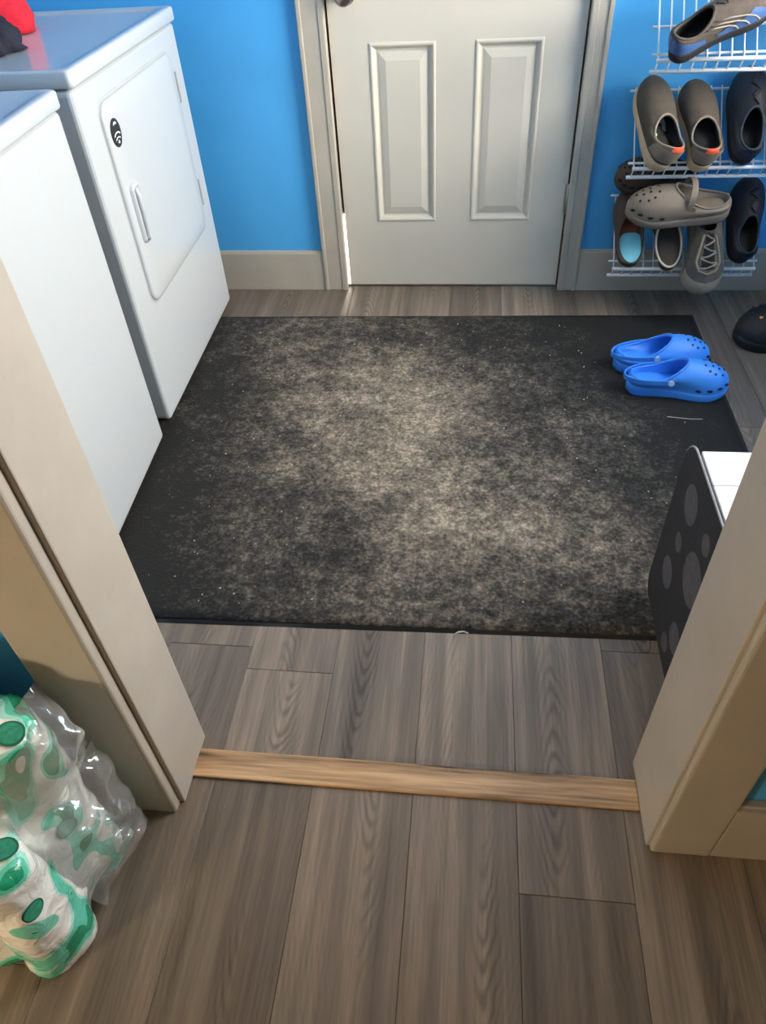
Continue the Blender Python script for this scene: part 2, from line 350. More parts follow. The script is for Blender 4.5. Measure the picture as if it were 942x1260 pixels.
for zc in (.325, 1.05, 1.78):
    h = tube('hinge', [(.333, -.006, zc-.052), (.333, -.006, zc+.052)], .0055, MT['hinge'], door, 10)
    boxes('hinge_leaf', [(.322, .332, -.002, .001, zc-.05, zc+.05)], MT['hinge'], h)
# frame
JY = 2.672
tag(boxes('trim_1', [(DL, DL+.018, YB, YB+.14, 0, DT), (DR-.018, DR, YB, YB+.14, 0, DT), (DL, DR, YB, YB+.14, DT-.018, DT), (.322, DR-.018, 2.7443, 2.765, 0, DT), (DL+.018, -.474, 2.752, 2.765, .30, DT), (DL, DR, 2.7443, 2.765, DT-.03, DT)], MT['trim']), 'painted back door jamb with stops', kind='structure')
tag(box('trim_14', DL+.018, DR-.018, 2.705, 2.80, 0, .010, MT['steel'], None, .002), 'metal sill added to block light under the back door', kind='structure')  # added sill, closes the gap against light from outside
tag(box('trim_2', DL+.018, -.470, 2.7443, 2.7515, .275, 2.02, MT['rubber']), 'dark weatherstrip along latch side of back door', kind='structure')
def casing(name, x0, x1, z0, z1, mat, yf, label, outer):
    bm = bmesh.new(); t = .018
    add_box(bm, x0, x1, yf, yf+t, z0, z1, .003)
    xa, xb = (x0, x0+.014) if outer < 0 else (x1-.014, x1)
    add_box(bm, xa, xb, yf-.006, yf+.004, z0, z1, .003)
    xc = x1-.012 if outer < 0 else x0+.012
    add_box(bm, xc-.010, xc+.010, yf-.003, yf+.004, z0, z1, .0025)
    return tag(bm_obj(name, bm, mat), label, kind='structure')
casing('trim_3', -.572, DL+.022, 0, 2.11, MT['trim'], JY, 'greige casing on latch side of back door', -1)
casing('trim_4', DR-.020, .400, 0, 2.11, MT['trim'], JY, 'greige casing on hinge side of back door', 1)
tag(box('trim_5', -.572, .400, JY, YB, DT-.014, 2.11, MT['trim'], None, .003), 'greige head casing of back door', kind='structure')
def baseboard(name, x0, x1, yf, yb, h, mat):
    bm = bmesh.new(); add_box(bm, x0, x1, yf, yb, 0, h-.006, .002); add_box(bm, x0, x1, (yf*2+yb)/3, yb, h-.010, h, .002)
    return tag(bm_obj(name, bm, mat), kind='structure')
baseboard('baseboard_back_left', XL, -.572, JY, YB, .157, MT['trim'])
baseboard('baseboard_back_right', .400, XR, JY, YB, .157, MT['trim'])
baseboard('baseboard_partition_right', .450, NX1, .554, P0, .180, MT['jamb'])
baseboard('baseboard_partition_left', NX0, -.630, .554, P0, .180, MT['jamb'])
# ---- cased opening in the foreground
tag(box('trim_6', JL-.018, JL, P0-.002, .712, 0, 2.07, MT['jamb'], None, .003), 'cream jamb board beside the wrapped rolls', kind='structure')
tag(box('trim_7', JR, JR+.018, P0-.012, .722, 0, 2.07, MT['jamb'], None, .003), 'cream jamb board beside the white bench', kind='structure')
tag(box('trim_8', JL-.018, JR+.018, P0-.002, .712, 2.07, 2.088, MT['jamb'], None, .003), 'cream head jamb of the cased opening', kind='structure')
def casing2(name, x0, x1, y0, y1, label):
    return tag(box(name, x0, x1, y0, y1, 0, 2.16, MT['jamb'], None, .006, 3), label, kind='structure')
casing2('trim_9', -.632, -.515, .551, P0, 'flat casing behind the wrapped rolls')
casing2('trim_10', .349, .450, .552, P0, 'flat casing beside kitchen baseboard')
casing2('trim_11', -.632, -.513, P1, .722, 'laundry side casing near the washer')
casing2('trim_12', .350, .432, P1, .722, 'laundry side casing near the bench')
tag(box('trim_13', JL-.012, JR, .624, .683, 0, .007, MT['oak'], None, .003, 2), 'worn oak threshold strip in the doorway', kind='structure')
# ---- kitchen lamp (lights the near room)
def emissive(name, c, s):
    mt, nt, b = new_mat(name); b.inputs['Emission Color'].default_value = c; b.inputs['Emission Strength'].default_value = s
    b.inputs['Base Color'].default_value = (.9, .9, .9, 1); return mt
def wall_lamp(x, y, z, s, c, label):
    t = tag(empty('wall_lamp', (x, y, z)), label, 'lamp')
    ring = lambda cx_, r, zz=0: [(cx_, r*math.cos(2*PI*k/24), zz+r*math.sin(2*PI*k/24)) for k in range(24)]
    loft('back_plate', [ring(0, .06), ring(.012, .06), ring(.018, .05)], MT['steel'], t, cap0=True, cap1=True)
    tube('arm', [(.015, 0, 0), (.08, 0, -.01), (.13, 0, .02), (.13, 0, .05)], .008, MT['steel'], t)
    gl = []
    for i in range(13):
        a = -PI/2+PI*(i+.05)/12.1; gl.append([(.13+.10*math.cos(a)*math.cos(2*PI*k/24), .10*math.cos(a)*math.sin(2*PI*k/24), .145+.10*math.sin(a)) for k in range(24)])
    loft('globe_shade', gl, emissive('lamp_glow', c, s), t, cap0=True, cap1=True)
wall_lamp(NX0, -1.2, .62, LAMP_STRENGTH, (1, .81, .55, 1), 'opal globe lamp on the tan kitchen wall')

# ================================================================== APPLIANCES
def appliance(name, label, cat, X, yaw, Yn, Yf, z0, z1, z2, depth):
    root = tag(empty(name, (X, (Yn+Yf)/2, .008), -math.atan(yaw)), label, cat)
    hw = (Yf-Yn)/2; oz = .008
    # local: +x out of the front, y along the row
    bm = bmesh.new(); add_box(bm, -depth, 0, -hw, hw, z0-oz, z1-.004-oz, .012, 3)
    bm_obj('body', bm, MT['enamel'], root)
    # top: slab with a sunken panel and rounded rim
    def ring(off, z, r=.03): return [(-depth/2+.004+px, py, z-oz) for px, py in rrect(depth+.010-2*off, 2*hw+.002-2*off, r)]
    loft('top_panel', [ring(.004, z1, .010), ring(.001, z1+.002, .012), ring(0, z1+.005, .012), ring(0, z2-.006, .012), ring(.002, z2-.002, .013), ring(.006, z2, .015), ring(.024, z2, .03), ring(.030, z2-.006, .035), ring(.040, z2-.007, .04)], MT['enamel'], root, True, cap0=True, cap1=True)
    box('underside_shade', -depth+.02, -.05, -hw+.03, hw-.03, .0, z0-oz+.002, MT['dark'], root)  # dark block added to stand for the shade beneath the machine
    for sx in (-depth+.05, -.035):
        for sy in (-hw+.05, hw-.05):
            tube('foot', [(sx, sy, -.0), (sx, sy, z0-oz+.005)], .018, MT['rubber'], root, 12)
    bm = bmesh.new(); add_box(bm, -depth-.02, -depth+.11, -hw+.01, hw-.01, z2-oz-.002, z2-oz+.15, .02, 3); bm_obj('control_console', bm, MT['enamel'], root)
    return root, hw, oz
DX, DYAW, DYN, DYF = -.9145+.022*.335, -.022, 1.740, 2.531
dX = -.907 - .022*((DYN+DYF)/2-1.8)
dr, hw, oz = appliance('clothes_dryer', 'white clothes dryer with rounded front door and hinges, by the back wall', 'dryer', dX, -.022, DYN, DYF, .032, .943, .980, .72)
yc = (DYN+DYF)/2
def fy(Y): return Y-yc
dw, dh = 2.425-1.845, .885-.362; cy, cz = fy((2.425+1.845)/2), (.885+.362)/2-oz
def dring(off, x, r): return [(x, cy+a, cz+b) for a, b in rrect(dw-2*off, dh-2*off, r, 8)]
groove = loft('door_seam', [dring(-.006, .0005, .046), dring(-.003, .002, .044), dring(.0, .0005, .042)], MT['enamel_grey'], dr)
dd = loft('dryer_door', [dring(.0015, -.002, .042), dring(.0015, .004, .042), dring(.004, .008, .04), dring(.010, .010, .038), dring(.05, .0112, .02)], MT['enamel'], dr, True, cap1=True)
# pull: moulded recess rim with a grip
hy, hz = fy(1.905), .607-oz
def hring(off, x, sx=0): return [(x, hy+sx+a, hz+b) for a, b in rrect(.058-2*off, .158-2*off, .018-min(off, .012))]
loft('door_handle', [hring(0, .0105), hring(.002, .018), hring(.007, .022), hring(.012, .020), hring(.017, .0125)], MT['enamel'], dd, True, cap1=True)
tube('grip', [(.020, hy-.016, hz-.068), (.025, hy-.013, hz-.05), (.026, hy-.012, hz), (.025, hy-.013, hz+.05), (.020, hy-.016, hz+.068)], .007, MT['enamel'], dd, 10)
for zc in (.785, .472): box('hinge', .0, .011, fy(2.430), fy(2.442), zc-oz-.042, zc-oz+.042, MT['enamel_grey'], dr, .002)
# oval badge with pale arc marks
by, bz = fy(1.893), .810-oz
def oval(a, b, x, dy=0, dz=0, n=32): return [(x, by+dy+a*math.cos(2*PI*k/n), bz+dz+b*math.sin(2*PI*k/n)) for k in range(n)]
bd = loft('badge', [oval(.030, .033, .0105), oval(.030, .033, .0125), oval(.028, .031, .013)], MT['dark'], dd, False, cap1=True)
def arc_strip(name, a0, a1, r0, r1, dz, sq=1.0):
    v, f = [], []; n = 12
    for k in range(n+1):
        a = a0+(a1-a0)*k/n
        v += [(.0135, by+r0*math.cos(a), bz+dz+sq*r0*math.sin(a)), (.0135, by+r1*math.cos(a), bz+dz+sq*r1*math.sin(a))]
        if k: f.append((2*k-2, 2*k-1, 2*k+1, 2*k))
    mesh(name, v, f, MT['white_plastic'], bd)
arc_strip('badge_mark', .22*PI, .78*PI, .0085, .0135, .012)
arc_strip('badge_mark', .16*PI, .84*PI, .0185, .0235, -.012, .6)
arc_strip('badge_mark', .2*PI, .8*PI, .0155, .0195, -.021, .6)
arc_strip('badge_mark', 1.25*PI, 1.75*PI, .0, .008, -.016, 1.0)

wYN, wYF = .985, 1.665; wc = (wYN+wYF)/2; wX = -.911-.051*(wc-1.8)
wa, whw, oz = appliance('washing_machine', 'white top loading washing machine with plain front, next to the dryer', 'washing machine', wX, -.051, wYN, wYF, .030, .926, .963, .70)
bm = bmesh.new(); add_box(bm, -.60, -.10, -whw+.07, whw-.07, .963-oz-.004, .963-oz+.008, .012, 3); lid = bm_obj('lid', bm, MT['enamel'], wa)
box('lid_pull', -.098, -.085, -.07, .07, .963-oz-.004, .963-oz+.007, MT['enamel'], lid, .003)

# cloth on the dryer
def cloth_heap(name, label, mat, c, rad, h, seed, squash=(1, 1)):
    vs, fs = [], []; nu, nv = 48, 14
    for j in range(nv+1):
        t = j/nv
        for i in range(nu):
            a = 2*PI*i/nu; rr = rad*math.sin((1-t)*PI/2)**.7 if t < 1 else 0
            k = 1+.22*noise.noise((math.cos(a)*1.7+seed, math.sin(a)*1.7, t*1.4))
            x, y = math.cos(a)*rr*k*squash[0], math.sin(a)*rr*k*squash[1]
            fold = .020*math.sin(11*a+5*t+seed*3+3*noise.noise((x*14, y*14, seed)))*(1-t*.5)*(t > 0)
            z = h*t**.8*(1+.35*noise.noise((x*9, y*9, seed)))+fold*.7*min(1, t*3)
            vs.append((c[0]+x+fold*math.cos(a)*.6, c[1]+y+fold*math.sin(a)*.6, c[2]+max(0, z)))
    for j in range(nv):
        for i in range(nu): fs.append((j*nu+i, j*nu+(i+1) % nu, (j+1)*nu+(i+1) % nu, (j+1)*nu+i))
    fs.append(tuple(range(nu))[::-1])
    return tag(mesh(name, vs, fs, mat, None, True), label, 'clothing')
MT['red'] = paint('red_knit', lin(208, 24, 48), .85, .12, 30, .4); MT['navy'] = paint('navy_cloth', lin(22, 26, 44), .85, .15, 30, .4)
cloth_heap('red_garment', 'crumpled red garment piled on the dryer top', MT['red'], (-1.365, 2.25, .976), .135, .135, 1.7)
cloth_heap('navy_garment', 'crumpled dark navy garment beside the red one on the dryer', MT['navy'], (-1.235, 1.985, .976), .100, .075, 4.1)

# ================================================================== FLOOR MAT
fm = tag(empty('floor_mat', (0, 0, 0)), 'large charcoal doormat, dusty and worn pale in the middle', 'mat')
A, Bc, Cc, Dc = Vector((-1.03, .985, 0)), Vector((.797, 1.022, 0)), Vector((.801, 2.482, 0)), Vector((-1.03, 2.447, 0))
def quad_pt(u, v): return A*(1-u)*(1-v)+Bc*u*(1-v)+Cc*u*v+Dc*(1-u)*v
def mat_slab(name, u0, u1, v0, v1, h, mat, nu=60, nv=50, wav=.0012):
    vs, fs = [], []
    for j in range(nv+1):
        for i in range(nu+1):
            p = quad_pt(u0+(u1-u0)*i/nu, v0+(v1-v0)*j/nv)
            edge = i in (0, nu) or j in (0, nv)
            vs.append((p.x, p.y, h-(.003 if edge else 0)+wav*noise.noise((p.x*6, p.y*6, 0))))
    n = len(vs)
    for j in range(nv):
        for i in range(nu): fs.append((j*(nu+1)+i, j*(nu+1)+i+1, (j+1)*(nu+1)+i+1, (j+1)*(nu+1)+i))
    rim = [i for i in range(nu+1)]+[j*(nu+1)+nu for j in range(1, nv+1)]+[nv*(nu+1)+i for i in range(nu-1, -1, -1)]+[j*(nu+1) for j in range(nv-1, 0, -1)]
    base = len(vs)
    for r in rim: vs.append((vs[r][0], vs[r][1], .0004))
    k = len(rim)
    for i in range(k): fs.append((rim[i], base+i, base+(i+1) % k, rim[(i+1) % k]))
    return mesh(name, vs, fs, mat, fm, True)
mat_slab('rubber_border', 0, 1, 0, 1, .004, MT['rubber'], 40, 36)
mat_slab('carpet_face', .006, .994, .008, .992, .0085, MT['carpet'])

# crumbs and threads lying on it
vs, fs = [], []
for k in range(120):
    x, y = random.uniform(-.85, .40), random.uniform(1.05, 2.4); s = random.uniform(.0012, .0032); b = len(vs)
    vs += [(x-s, y-s, .0085), (x+s, y-s*.6, .0085), (x, y+s, .0085), (x+s*.2, y, .0085+s*1.3)]; fs += [(b, b+1, b+3), (b+1, b+2, b+3), (b+2, b, b+3), (b, b+2, b+1)]
MT['crumb'] = paint('crumb', lin(196, 188, 172), .9, .2, 90)
tag(mesh('crumbs', vs, fs, MT['crumb']), 'pale crumbs and grit scattered on the charcoal doormat', 'crumbs', kind='stuff')
tag(tube('thread', [(.60, 1.842, .0105), (.63, 1.836, .0115), (.665, 1.832, .0105), (.70, 1.833, .0105)], .0011, MT['crumb'], None, 5), 'pale thread lying below the blue clogs', 'thread')
tag(tube('lint', [(-.01, .992, .011), (.0, 1.0, .013), (.012, 1.004, .011), (.022, .999, .012)], .0022, MT['crumb'], None, 6), 'tuft of pale lint on the near edge of the doormat', 'lint')

# ================================================================== SHOES
HW = [(0, 0), (.006, .10), (.02, .185), (.05, .265), (.10, .325), (.18, .355), (.30, .36), (.42, .365), (.52, .40), (.62, .455), (.72, .485), (.80, .475), (.87, .425), (.925, .345), (.965, .245), (.99, .125), (1, 0)]
def hwid(u):
    for (a, p), (b, q) in zip(HW, HW[1:]):
        if u <= b: return p+(q-p)*(u-a)/(b-a)
    return 0
NS = 56
class Shoe:
    def __init__(s, L=.29, W=.105, sole=.025, heel=.0, xo=(.03, .50), wo=.033, zh=.075, zf=.095, dip=.012, q=1.0, bend=.006, side=1, spring=.010):
        s.__dict__.update(locals())
    def out(s, ph, k=1.0):
        u = (1-math.cos(ph))/2; sg = 1 if math.sin(ph) >= 0 else -1
        x = s.L*(.5+(u-.5)*k); y = sg*hwid(u)*s.W*k*(1+.06*sg*s.side*math.sin(PI*u)) + s.side*s.bend*math.sin(PI*u*1.6)
        return x, y, u
    def lift(s, u): return s.spring*max(0, (u-.72)/.28)**2 + .003*max(0, (.08-u)/.08)
    def st(s, u): return s.sole + s.heel*max(0, 1-u/.45)
    def rim(s, ph, k=1.0):
        u = (1-math.cos(ph))/2; a = (s.xo[1]-s.xo[0])/2*s.L*k; xc = (s.xo[0]+s.xo[1])/2*s.L
        z = s.zh+(s.zf-s.zh)*u**1.5 - s.dip*math.sin(PI*u)
        return Vector((xc-a*math.cos(ph), s.wo*k*math.sin(ph), z+s.st(u)-s.sole))
    def S(s, ph, t):
        x, y, u = s.out(ph); c = s.rim(ph); e = 1-math.cos(t*PI/2); z0 = s.st(u)+s.lift(u)
        zz = math.sin(t*PI/2)**s.q
        bul = .007*math.sin(t*PI)*(1 if u < .5 else .3)
        r = Vector((x+(c.x-x)*e, y+(c.y-y)*e, z0+(c.z-z0)*zz))
        if abs(y) > 1e-4: r.y += math.copysign(bul*min(1, abs(y)/.03), y)
        return r
    def N(s, ph, t):
        a = s.S(ph+.03, t)-s.S(ph-.03, t); b = s.S(ph, t+.02)-s.S(ph, t-.02); n = a.cross(b).normalized()
        c = s.S(ph, t)-Vector((s.L*.6, 0, .02))
        return n if n.dot(c) > 0 else -n
PH = [2*PI*k/NS for k in range(NS)]
def build_shoe(name, label, cat, M, sh, sole_m, up_m, lin_m, ins_m, rim_m=None, group=None, foxing=None):
    root = tag(empty(name, mat=M), label, cat, group)
    rs = []
    for k, zf in ((.90, 0), (.965, .0), (1.0, .2), (1.005, .6), (1.0, .98), (.96, 1.0)):
        r = []
        for p in PH:
            x, y, u = sh.out(p, k); r.append((x, y, sh.lift(u)+zf*sh.st(u)))
        rs.append(r)
    loft('sole', rs, sole_m, root, True, cap0=True, cap1=True)
    K = 11
    up = loft('upper', [[sh.S(p, j/K) for p in PH] for j in range(K+1)] + [[sh.rim(p, .955)+Vector((0, 0, .001)) for p in PH], [sh.rim(p, .93)-Vector((0, 0, .004)) for p in PH]], up_m, root)
    base = []
    for p in PH:
        x, y, u = sh.out(p, .86); base.append((x, y, sh.st(u)+sh.lift(u)+.006))
    mid = []
    for p in PH:
        x, y, u = sh.out(p, .84); c = sh.rim(p, .93); mid.append((.5*x+.5*c.x, .62*y+.38*c.y, .45*(sh.st(u)+sh.lift(u)+.006)+.55*(c.z-.008)))
    loft('lining', [[sh.rim(p, .93)-Vector((0, 0, .004)) for p in PH], mid, base], lin_m, root)
    loft('insole', [base, [(x*.6+sh.L*.2, y*.6, z-.001) for x, y, z in base]], ins_m, root, True, cap1=True)
    if rim_m: tube('collar', [sh.rim(p, .985)+Vector((0, 0, .001)) for p in PH], .0035, rim_m, root, 8, True)
    return root
def disc(name, c, n, r, mat, parent, k=10, h=.0012, squash=1.0, ax=None):
    n = n.normalized(); a = (ax if ax is not None else Vector((1, 0, 0))); a = (a-n*a.dot(n)).normalized(); b = n.cross(a)
    rs = [[c+n*hh+(a*math.cos(2*PI*i/k)*r+b*math.sin(2*PI*i/k)*r*squash) for i in range(k)] for hh in (-.001, h)]
    return loft(name, rs, mat, parent, False, cap1=True)
def band(name, pts, wv, th, mat, parent):
    """flat strap along pts; wv(i) is the half width vector, th the half thickness along the outward normal"""
    vs, fs = [], []; n = len(pts)
    for i, p in enumerate(pts):
        p = Vector(p); t = (Vector(pts[min(n-1, i+1)])-Vector(pts[max(0, i-1)])).normalized(); w_ = Vector(wv(i)); o = t.cross(w_).normalized()*th
        vs += [p+w_+o, p+w_-o, p-w_-o, p-w_+o]
    for i in range(n-1):
        for j in range(4): fs.append((4*i+j, 4*i+(j+1) % 4, 4*i+4+(j+1) % 4, 4*i+4+j))
    fs += [(0, 1, 2, 3), (4*n-4, 4*n-1, 4*n-2, 4*n-3)]
    o = mesh(name, vs, fs, mat, parent, False)
    bv = o.modifiers.new('bevel', 'BEVEL'); bv.width = .0015; bv.segments = 2
    return o
def frame(o, xdir, zdir):
    x = Vector(xdir).normalized(); z = Vector(zdir); z = (z-x*z.dot(x)).normalized(); y = z.cross(x)
    mm = Matrix.Identity(4)
    for i in range(3): mm[i][0], mm[i][1], mm[i][2], mm[i][3] = x[i], y[i], z[i], o[i]
    return mm
def clog(label, M, body, dark, rivet, side, strap='back', group=None, L=.30, W=.124):
    sh = Shoe(L=L, W=W, sole=.028, heel=.010, xo=(.03, .57), wo=W*.395, zh=.052, zf=.112, dip=.010, q=.92, side=side, bend=.005, spring=.014)
    r = build_shoe('clog', label, 'clog', M, sh, body, body, body, body, body, group)
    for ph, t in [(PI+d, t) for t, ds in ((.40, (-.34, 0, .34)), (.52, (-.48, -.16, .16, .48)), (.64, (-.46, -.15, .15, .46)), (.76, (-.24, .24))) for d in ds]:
        disc('vent_hole_disc', sh.S(ph, t), sh.N(ph, t), .0040, dark, r, 10)  # flat dark discs, the shade inside each hole put into their colour
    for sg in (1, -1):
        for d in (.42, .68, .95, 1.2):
            ph = PI+sg*d; disc('vent_hole_disc', sh.S(ph, .13), sh.N(ph, .13), .0095, dark, r, 6, squash=.5)
    px, pz = .40*L, .064
    pts = []
    n = 22
    for i in range(n+1):
        a = PI*i/n; y = math.cos(a)*(W*.44)
        if strap == 'back': pts.append((px-math.sin(a)**.8*(px+.010), y, pz-.010*math.sin(a)))
        else: pts.append((px+.012-math.sin(a)*.012, y, pz+math.sin(a)**.7*.062))
    if strap == 'back': wv = lambda i: (0, 0, .0085)
    else: wv = lambda i: (.0095, 0, .001)
    st = band('heel_strap', pts, wv, .002, body, r)
    for sg in (1, -1): disc('rivet', Vector((px, sg*(W*.44+.001), pz)), Vector((0, sg, 0)), .009, rivet, st, 14, .003)
    return r
MT['blue_foam'] = paint('blue_foam', lin(58, 140, 238), .5, .03, 12, .05); MT['blue_dark'] = paint('deep_blue_hole_shade', lin(16, 34, 84), .7, .1)
MT['rivet'] = paint('pale_rivet', lin(196, 216, 240), .35, .03)
zt = .0088
def on_mat(x, y): return Vector((x, y, zt))
GB = 'pair of blue clogs on the doormat'
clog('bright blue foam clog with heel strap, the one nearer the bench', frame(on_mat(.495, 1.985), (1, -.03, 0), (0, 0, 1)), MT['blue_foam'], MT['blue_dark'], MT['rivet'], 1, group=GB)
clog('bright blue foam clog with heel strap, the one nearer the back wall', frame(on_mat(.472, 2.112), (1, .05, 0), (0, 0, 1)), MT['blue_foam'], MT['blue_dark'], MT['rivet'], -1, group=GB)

# ---- wire racks
D45 = Vector((0, 1, 1)).normalized(); N45 = Vector((0, -1, 1)).normalized()
def rack(label, x0, x1, lip, rods):
    root = tag(empty('wire_shoe_rack', (x0, 2.48, lip)), label, 'shoe rack', 'slanted wire shoe racks on the back wall')
    Lx = x1-x0
    def P(x, s, n=0): return Vector((x, 0, 0))+D45*s+N45*n
    tube('front_rod', [P(.004, 0), P(Lx-.004, 0)], .0060, MT['wire'], root)
    tube('lip_rod', [P(-.006, -.006, -.042), P(Lx+.002, -.006, -.042)], .0060, MT['wire'], root)
    for s in rods: tube('cross_rod', [P(-.008, s, -.005), P(Lx+.004, s, -.005)], .0036, MT['wire'], root)
    n = int(round(Lx/.034)); first = None
    for k in range(n+1):
        x = .008+(Lx-.016)*k/n
        if first is None:
            v, f = tube_vf([P(0, .262), P(0, .0), P(0, -.006, -.042)], .0024, 6); first = mesh('deck_wire', v, f, MT['wire'], root, True); first.location.x = x
        else:
            o = bpy.data.objects.new('deck_wire', first.data); col.objects.link(o); o.parent = root; o.location.x = x
    for x in (.06, Lx-.06): box('wall_clip', x-.008, x+.008, .175, .209, .165, .195, MT['white_plastic'], root, .002)
    return root
R1, R2, R3 = .805, .508, .176
rack('topmost white wire shoe rack, holding the trail shoes', .508, 1.10, R1, (.021, .103, .262))
rack('middle white wire shoe rack, holding the brown slip on shoes', .494, 1.10, R2, (.021, .255))
rack('lowest white wire shoe rack, holding the taupe clog and grey sneaker', .486, .968, R3, (.030, .262))
def on_deck(lip, x, s, up, n=.006): return Vector((x, 2.48, lip))+D45*s+N45*n

MT['brown_up'] = paint('brown_canvas', lin(72, 62, 50), .85, .1, 40, .4); MT['tan_sole'] = paint('tan_sole', lin(186, 162, 130), .7, .06, 20)
MT['taupe_rim'] = paint('taupe_collar', lin(128, 116, 100), .8, .06, 30); MT['black_lin'] = paint('black_lining', lin(16, 15, 15), .9, .1)
MT['orange'] = paint('orange_tab', lin(214, 74, 40), .7, .05, 20); MT['yellow'] = paint('yellow_green_tag', lin(196, 196, 100), .7, .1, 20)
MT['black_up'] = paint('black_shoe', lin(26, 27, 33), .6, .15, 30, .2); MT['black_sole'] = paint('black_sole', lin(24, 24, 26), .7, .1, 20)
MT['navy_mesh'] = paint('navy_mesh', lin(40, 46, 60), .8, .15, 50, .3)
MT['trail_up'] = paint('brown_suede', lin(76, 66, 58), .85, .1, 40, .4); MT['trail_blue'] = paint('blue_overlay', lin(66, 100, 150), .45, .1, 16); MT['lace'] = paint('grey_lace', lin(140, 132, 120), .8, .1, 60)
MT['taupe'] = paint('taupe_foam', lin(124, 111, 95), .65, .06, 20, .1); MT['hole'] = paint('black_hole_shade', lin(20, 18, 17), .9, .1)
MT['teal'] = paint('teal_insole', lin(118, 196, 204), .7, .06, 18); MT['rust'] = paint('rust_leather', lin(146, 78, 52), .75, .1, 18); MT['brown_dark'] = paint('dark_brown', lin(70, 58, 48), .8, .1, 18)
MT['sn_grey'] = paint('grey_knit', lin(92, 86, 79), .85, .12, 60, .4); MT['sn_toe'] = paint('toe_rubber', lin(152, 142, 126), .6, .06, 18)
MT['cream'] = paint('cream_edge', lin(204, 190, 166), .6, .05, 18); MT['boot_grey'] = paint('grey_shaft', lin(94, 100, 114), .7, .08, 20); MT['brass'] = paint('brass', lin(204, 160, 88), .3, .06, 30, metal=.9)

def slip_on(label, x0, x1, s0, L, side, tag_in=False, roll=0):
    d = Vector((x1-x0, .707*.28, .707*.28))
    M = frame(on_deck(R2, x0, s0, 0, .006+abs(roll)*.035), d, N45+Vector((roll, 0, 0)))
    sh = Shoe(L=L, W=.110, sole=.026, heel=.020, xo=(.045, .47), wo=.042, zh=.098, zf=.090, dip=.020, q=1.0, side=side)
    r = build_shoe('slip_on_shoe', label, 'shoe', M, sh, MT['tan_sole'], MT['brown_up'], MT['black_lin'], MT['black_lin'], MT['taupe_rim'], 'brown slip on shoes on the middle rack')
    # heel counter and pull tab at the back
    v, f = [], []
    for i in range(13):
        ph = -.95+1.9*i/12
        for t in (.12, .5, .72):
            p = sh.S(ph, t); v.append(p+sh.N(ph, t)*.0022)
    for i in range(12):
        for j in range(2): f.append((i*3+j, i*3+j+1, (i+1)*3+j+1, (i+1)*3+j))
    mesh('heel_counter', v, f, MT['taupe_rim'], r, True)
    v, f = [], []
    for i in range(5):
        ph = -.30+.60*i/4
        for t in (.72, .88, 1.0):
            v.append(sh.S(ph, t)+sh.N(ph, min(t, .97))*.0035+Vector((0, 0, .002 if t == 1 else 0)))
        v.append(sh.rim(ph, .95)+Vector((0, 0, .004)))
    for i in range(4):
        for j in range(3): f.append((i*4+j, i*4+j+1, (i+1)*4+j+1, (i+1)*4+j))
    mesh('pull_tab', v, f, MT['orange'], r, True)
    if tag_in: band('insole_tag', [(L*.12, .008, .040), (L*.24, .012, .042), (L*.36, .010, .044)], lambda i: (0, .010, 0), .001, MT['yellow'], r)
    return r
slip_on('brown slip on shoe with orange tab and a yellow green insole tag', .572, .522, -.026, .295, 1, True, .30)
slip_on('brown slip on shoe with orange tab and dark inside', .696, .668, -.024, .280, -1, False, .06)

def laces(root, sh, m, t0, t1, n, wd=.20, r=.0024):
    ts = [t0+(t1-t0)*k/(n-1) for k in range(n)]
    for k, t in enumerate(ts):
        P_ = []
        for d in (-wd, -wd*.5, 0, wd*.5, wd):
            tt = min(.97, t+(t1-t0)/(n)*.5*(d/wd)*(1 if k % 2 else -1)); ph = PI+d*(1+.6*(1-t)); P_.append(sh.S(ph, tt)+sh.N(ph, tt)*.003)
        tube('lace', P_, r, m, root, 6)
def patch(root, name, sh, m, p0, p1, t0, t1, off=.0018, n=14, k=5):
    v, f = [], []
    for i in range(n+1):
        for j in range(k+1):
            ph = p0+(p1-p0)*i/n; t = t0(i/n)+(t1(i/n)-t0(i/n))*j/k; v.append(sh.S(ph, t)+sh.N(ph, min(.96, max(.03, t)))*off)
    for i in range(n):
        for j in range(k): f.append((i*(k+1)+j, i*(k+1)+j+1, (i+1)*(k+1)+j+1, (i+1)*(k+1)+j))
    return mesh(name, v, f, m, root, True)
def black_shoe(label, x0, x1, lip, s0, n=.006, L=.29, side=1, grp='black shoes on the wire racks'):
    M = frame(on_deck(lip, x0, s0, 0, n), Vector((x1-x0, .2, .2)), N45)
    sh = Shoe(L=L, W=.108, sole=.028, heel=.006, xo=(.02, .44), wo=.032, zh=.082, zf=.108, dip=.014, q=1.05, side=side)
    r = build_shoe('black_shoe', label, 'shoe', M, sh, MT['black_sole'], MT['black_up'], MT['black_lin'], MT['black_lin'], MT['navy_mesh'], grp)
    patch(r, 'toe_cap', sh, MT['navy_mesh'], PI-.8, PI+.8, lambda q: .02, lambda q: .45)
    patch(r, 'heel_counter', sh, MT['navy_mesh'], -.8, .8, lambda q: .05, lambda q: .7)
    laces(r, sh, MT['black_up'], .62, .93, 4)
    return r
black_shoe('black laced shoe standing next to the brown slip ons', .826, .824, R2, -.002)
black_shoe('black laced shoe past the first black shoe on the middle rack', .945, .945, R2, -.002, side=-1)
black_shoe('black laced shoe at the end of the lowest rack', .905, .915, R3, .010, n=.010, L=.285)

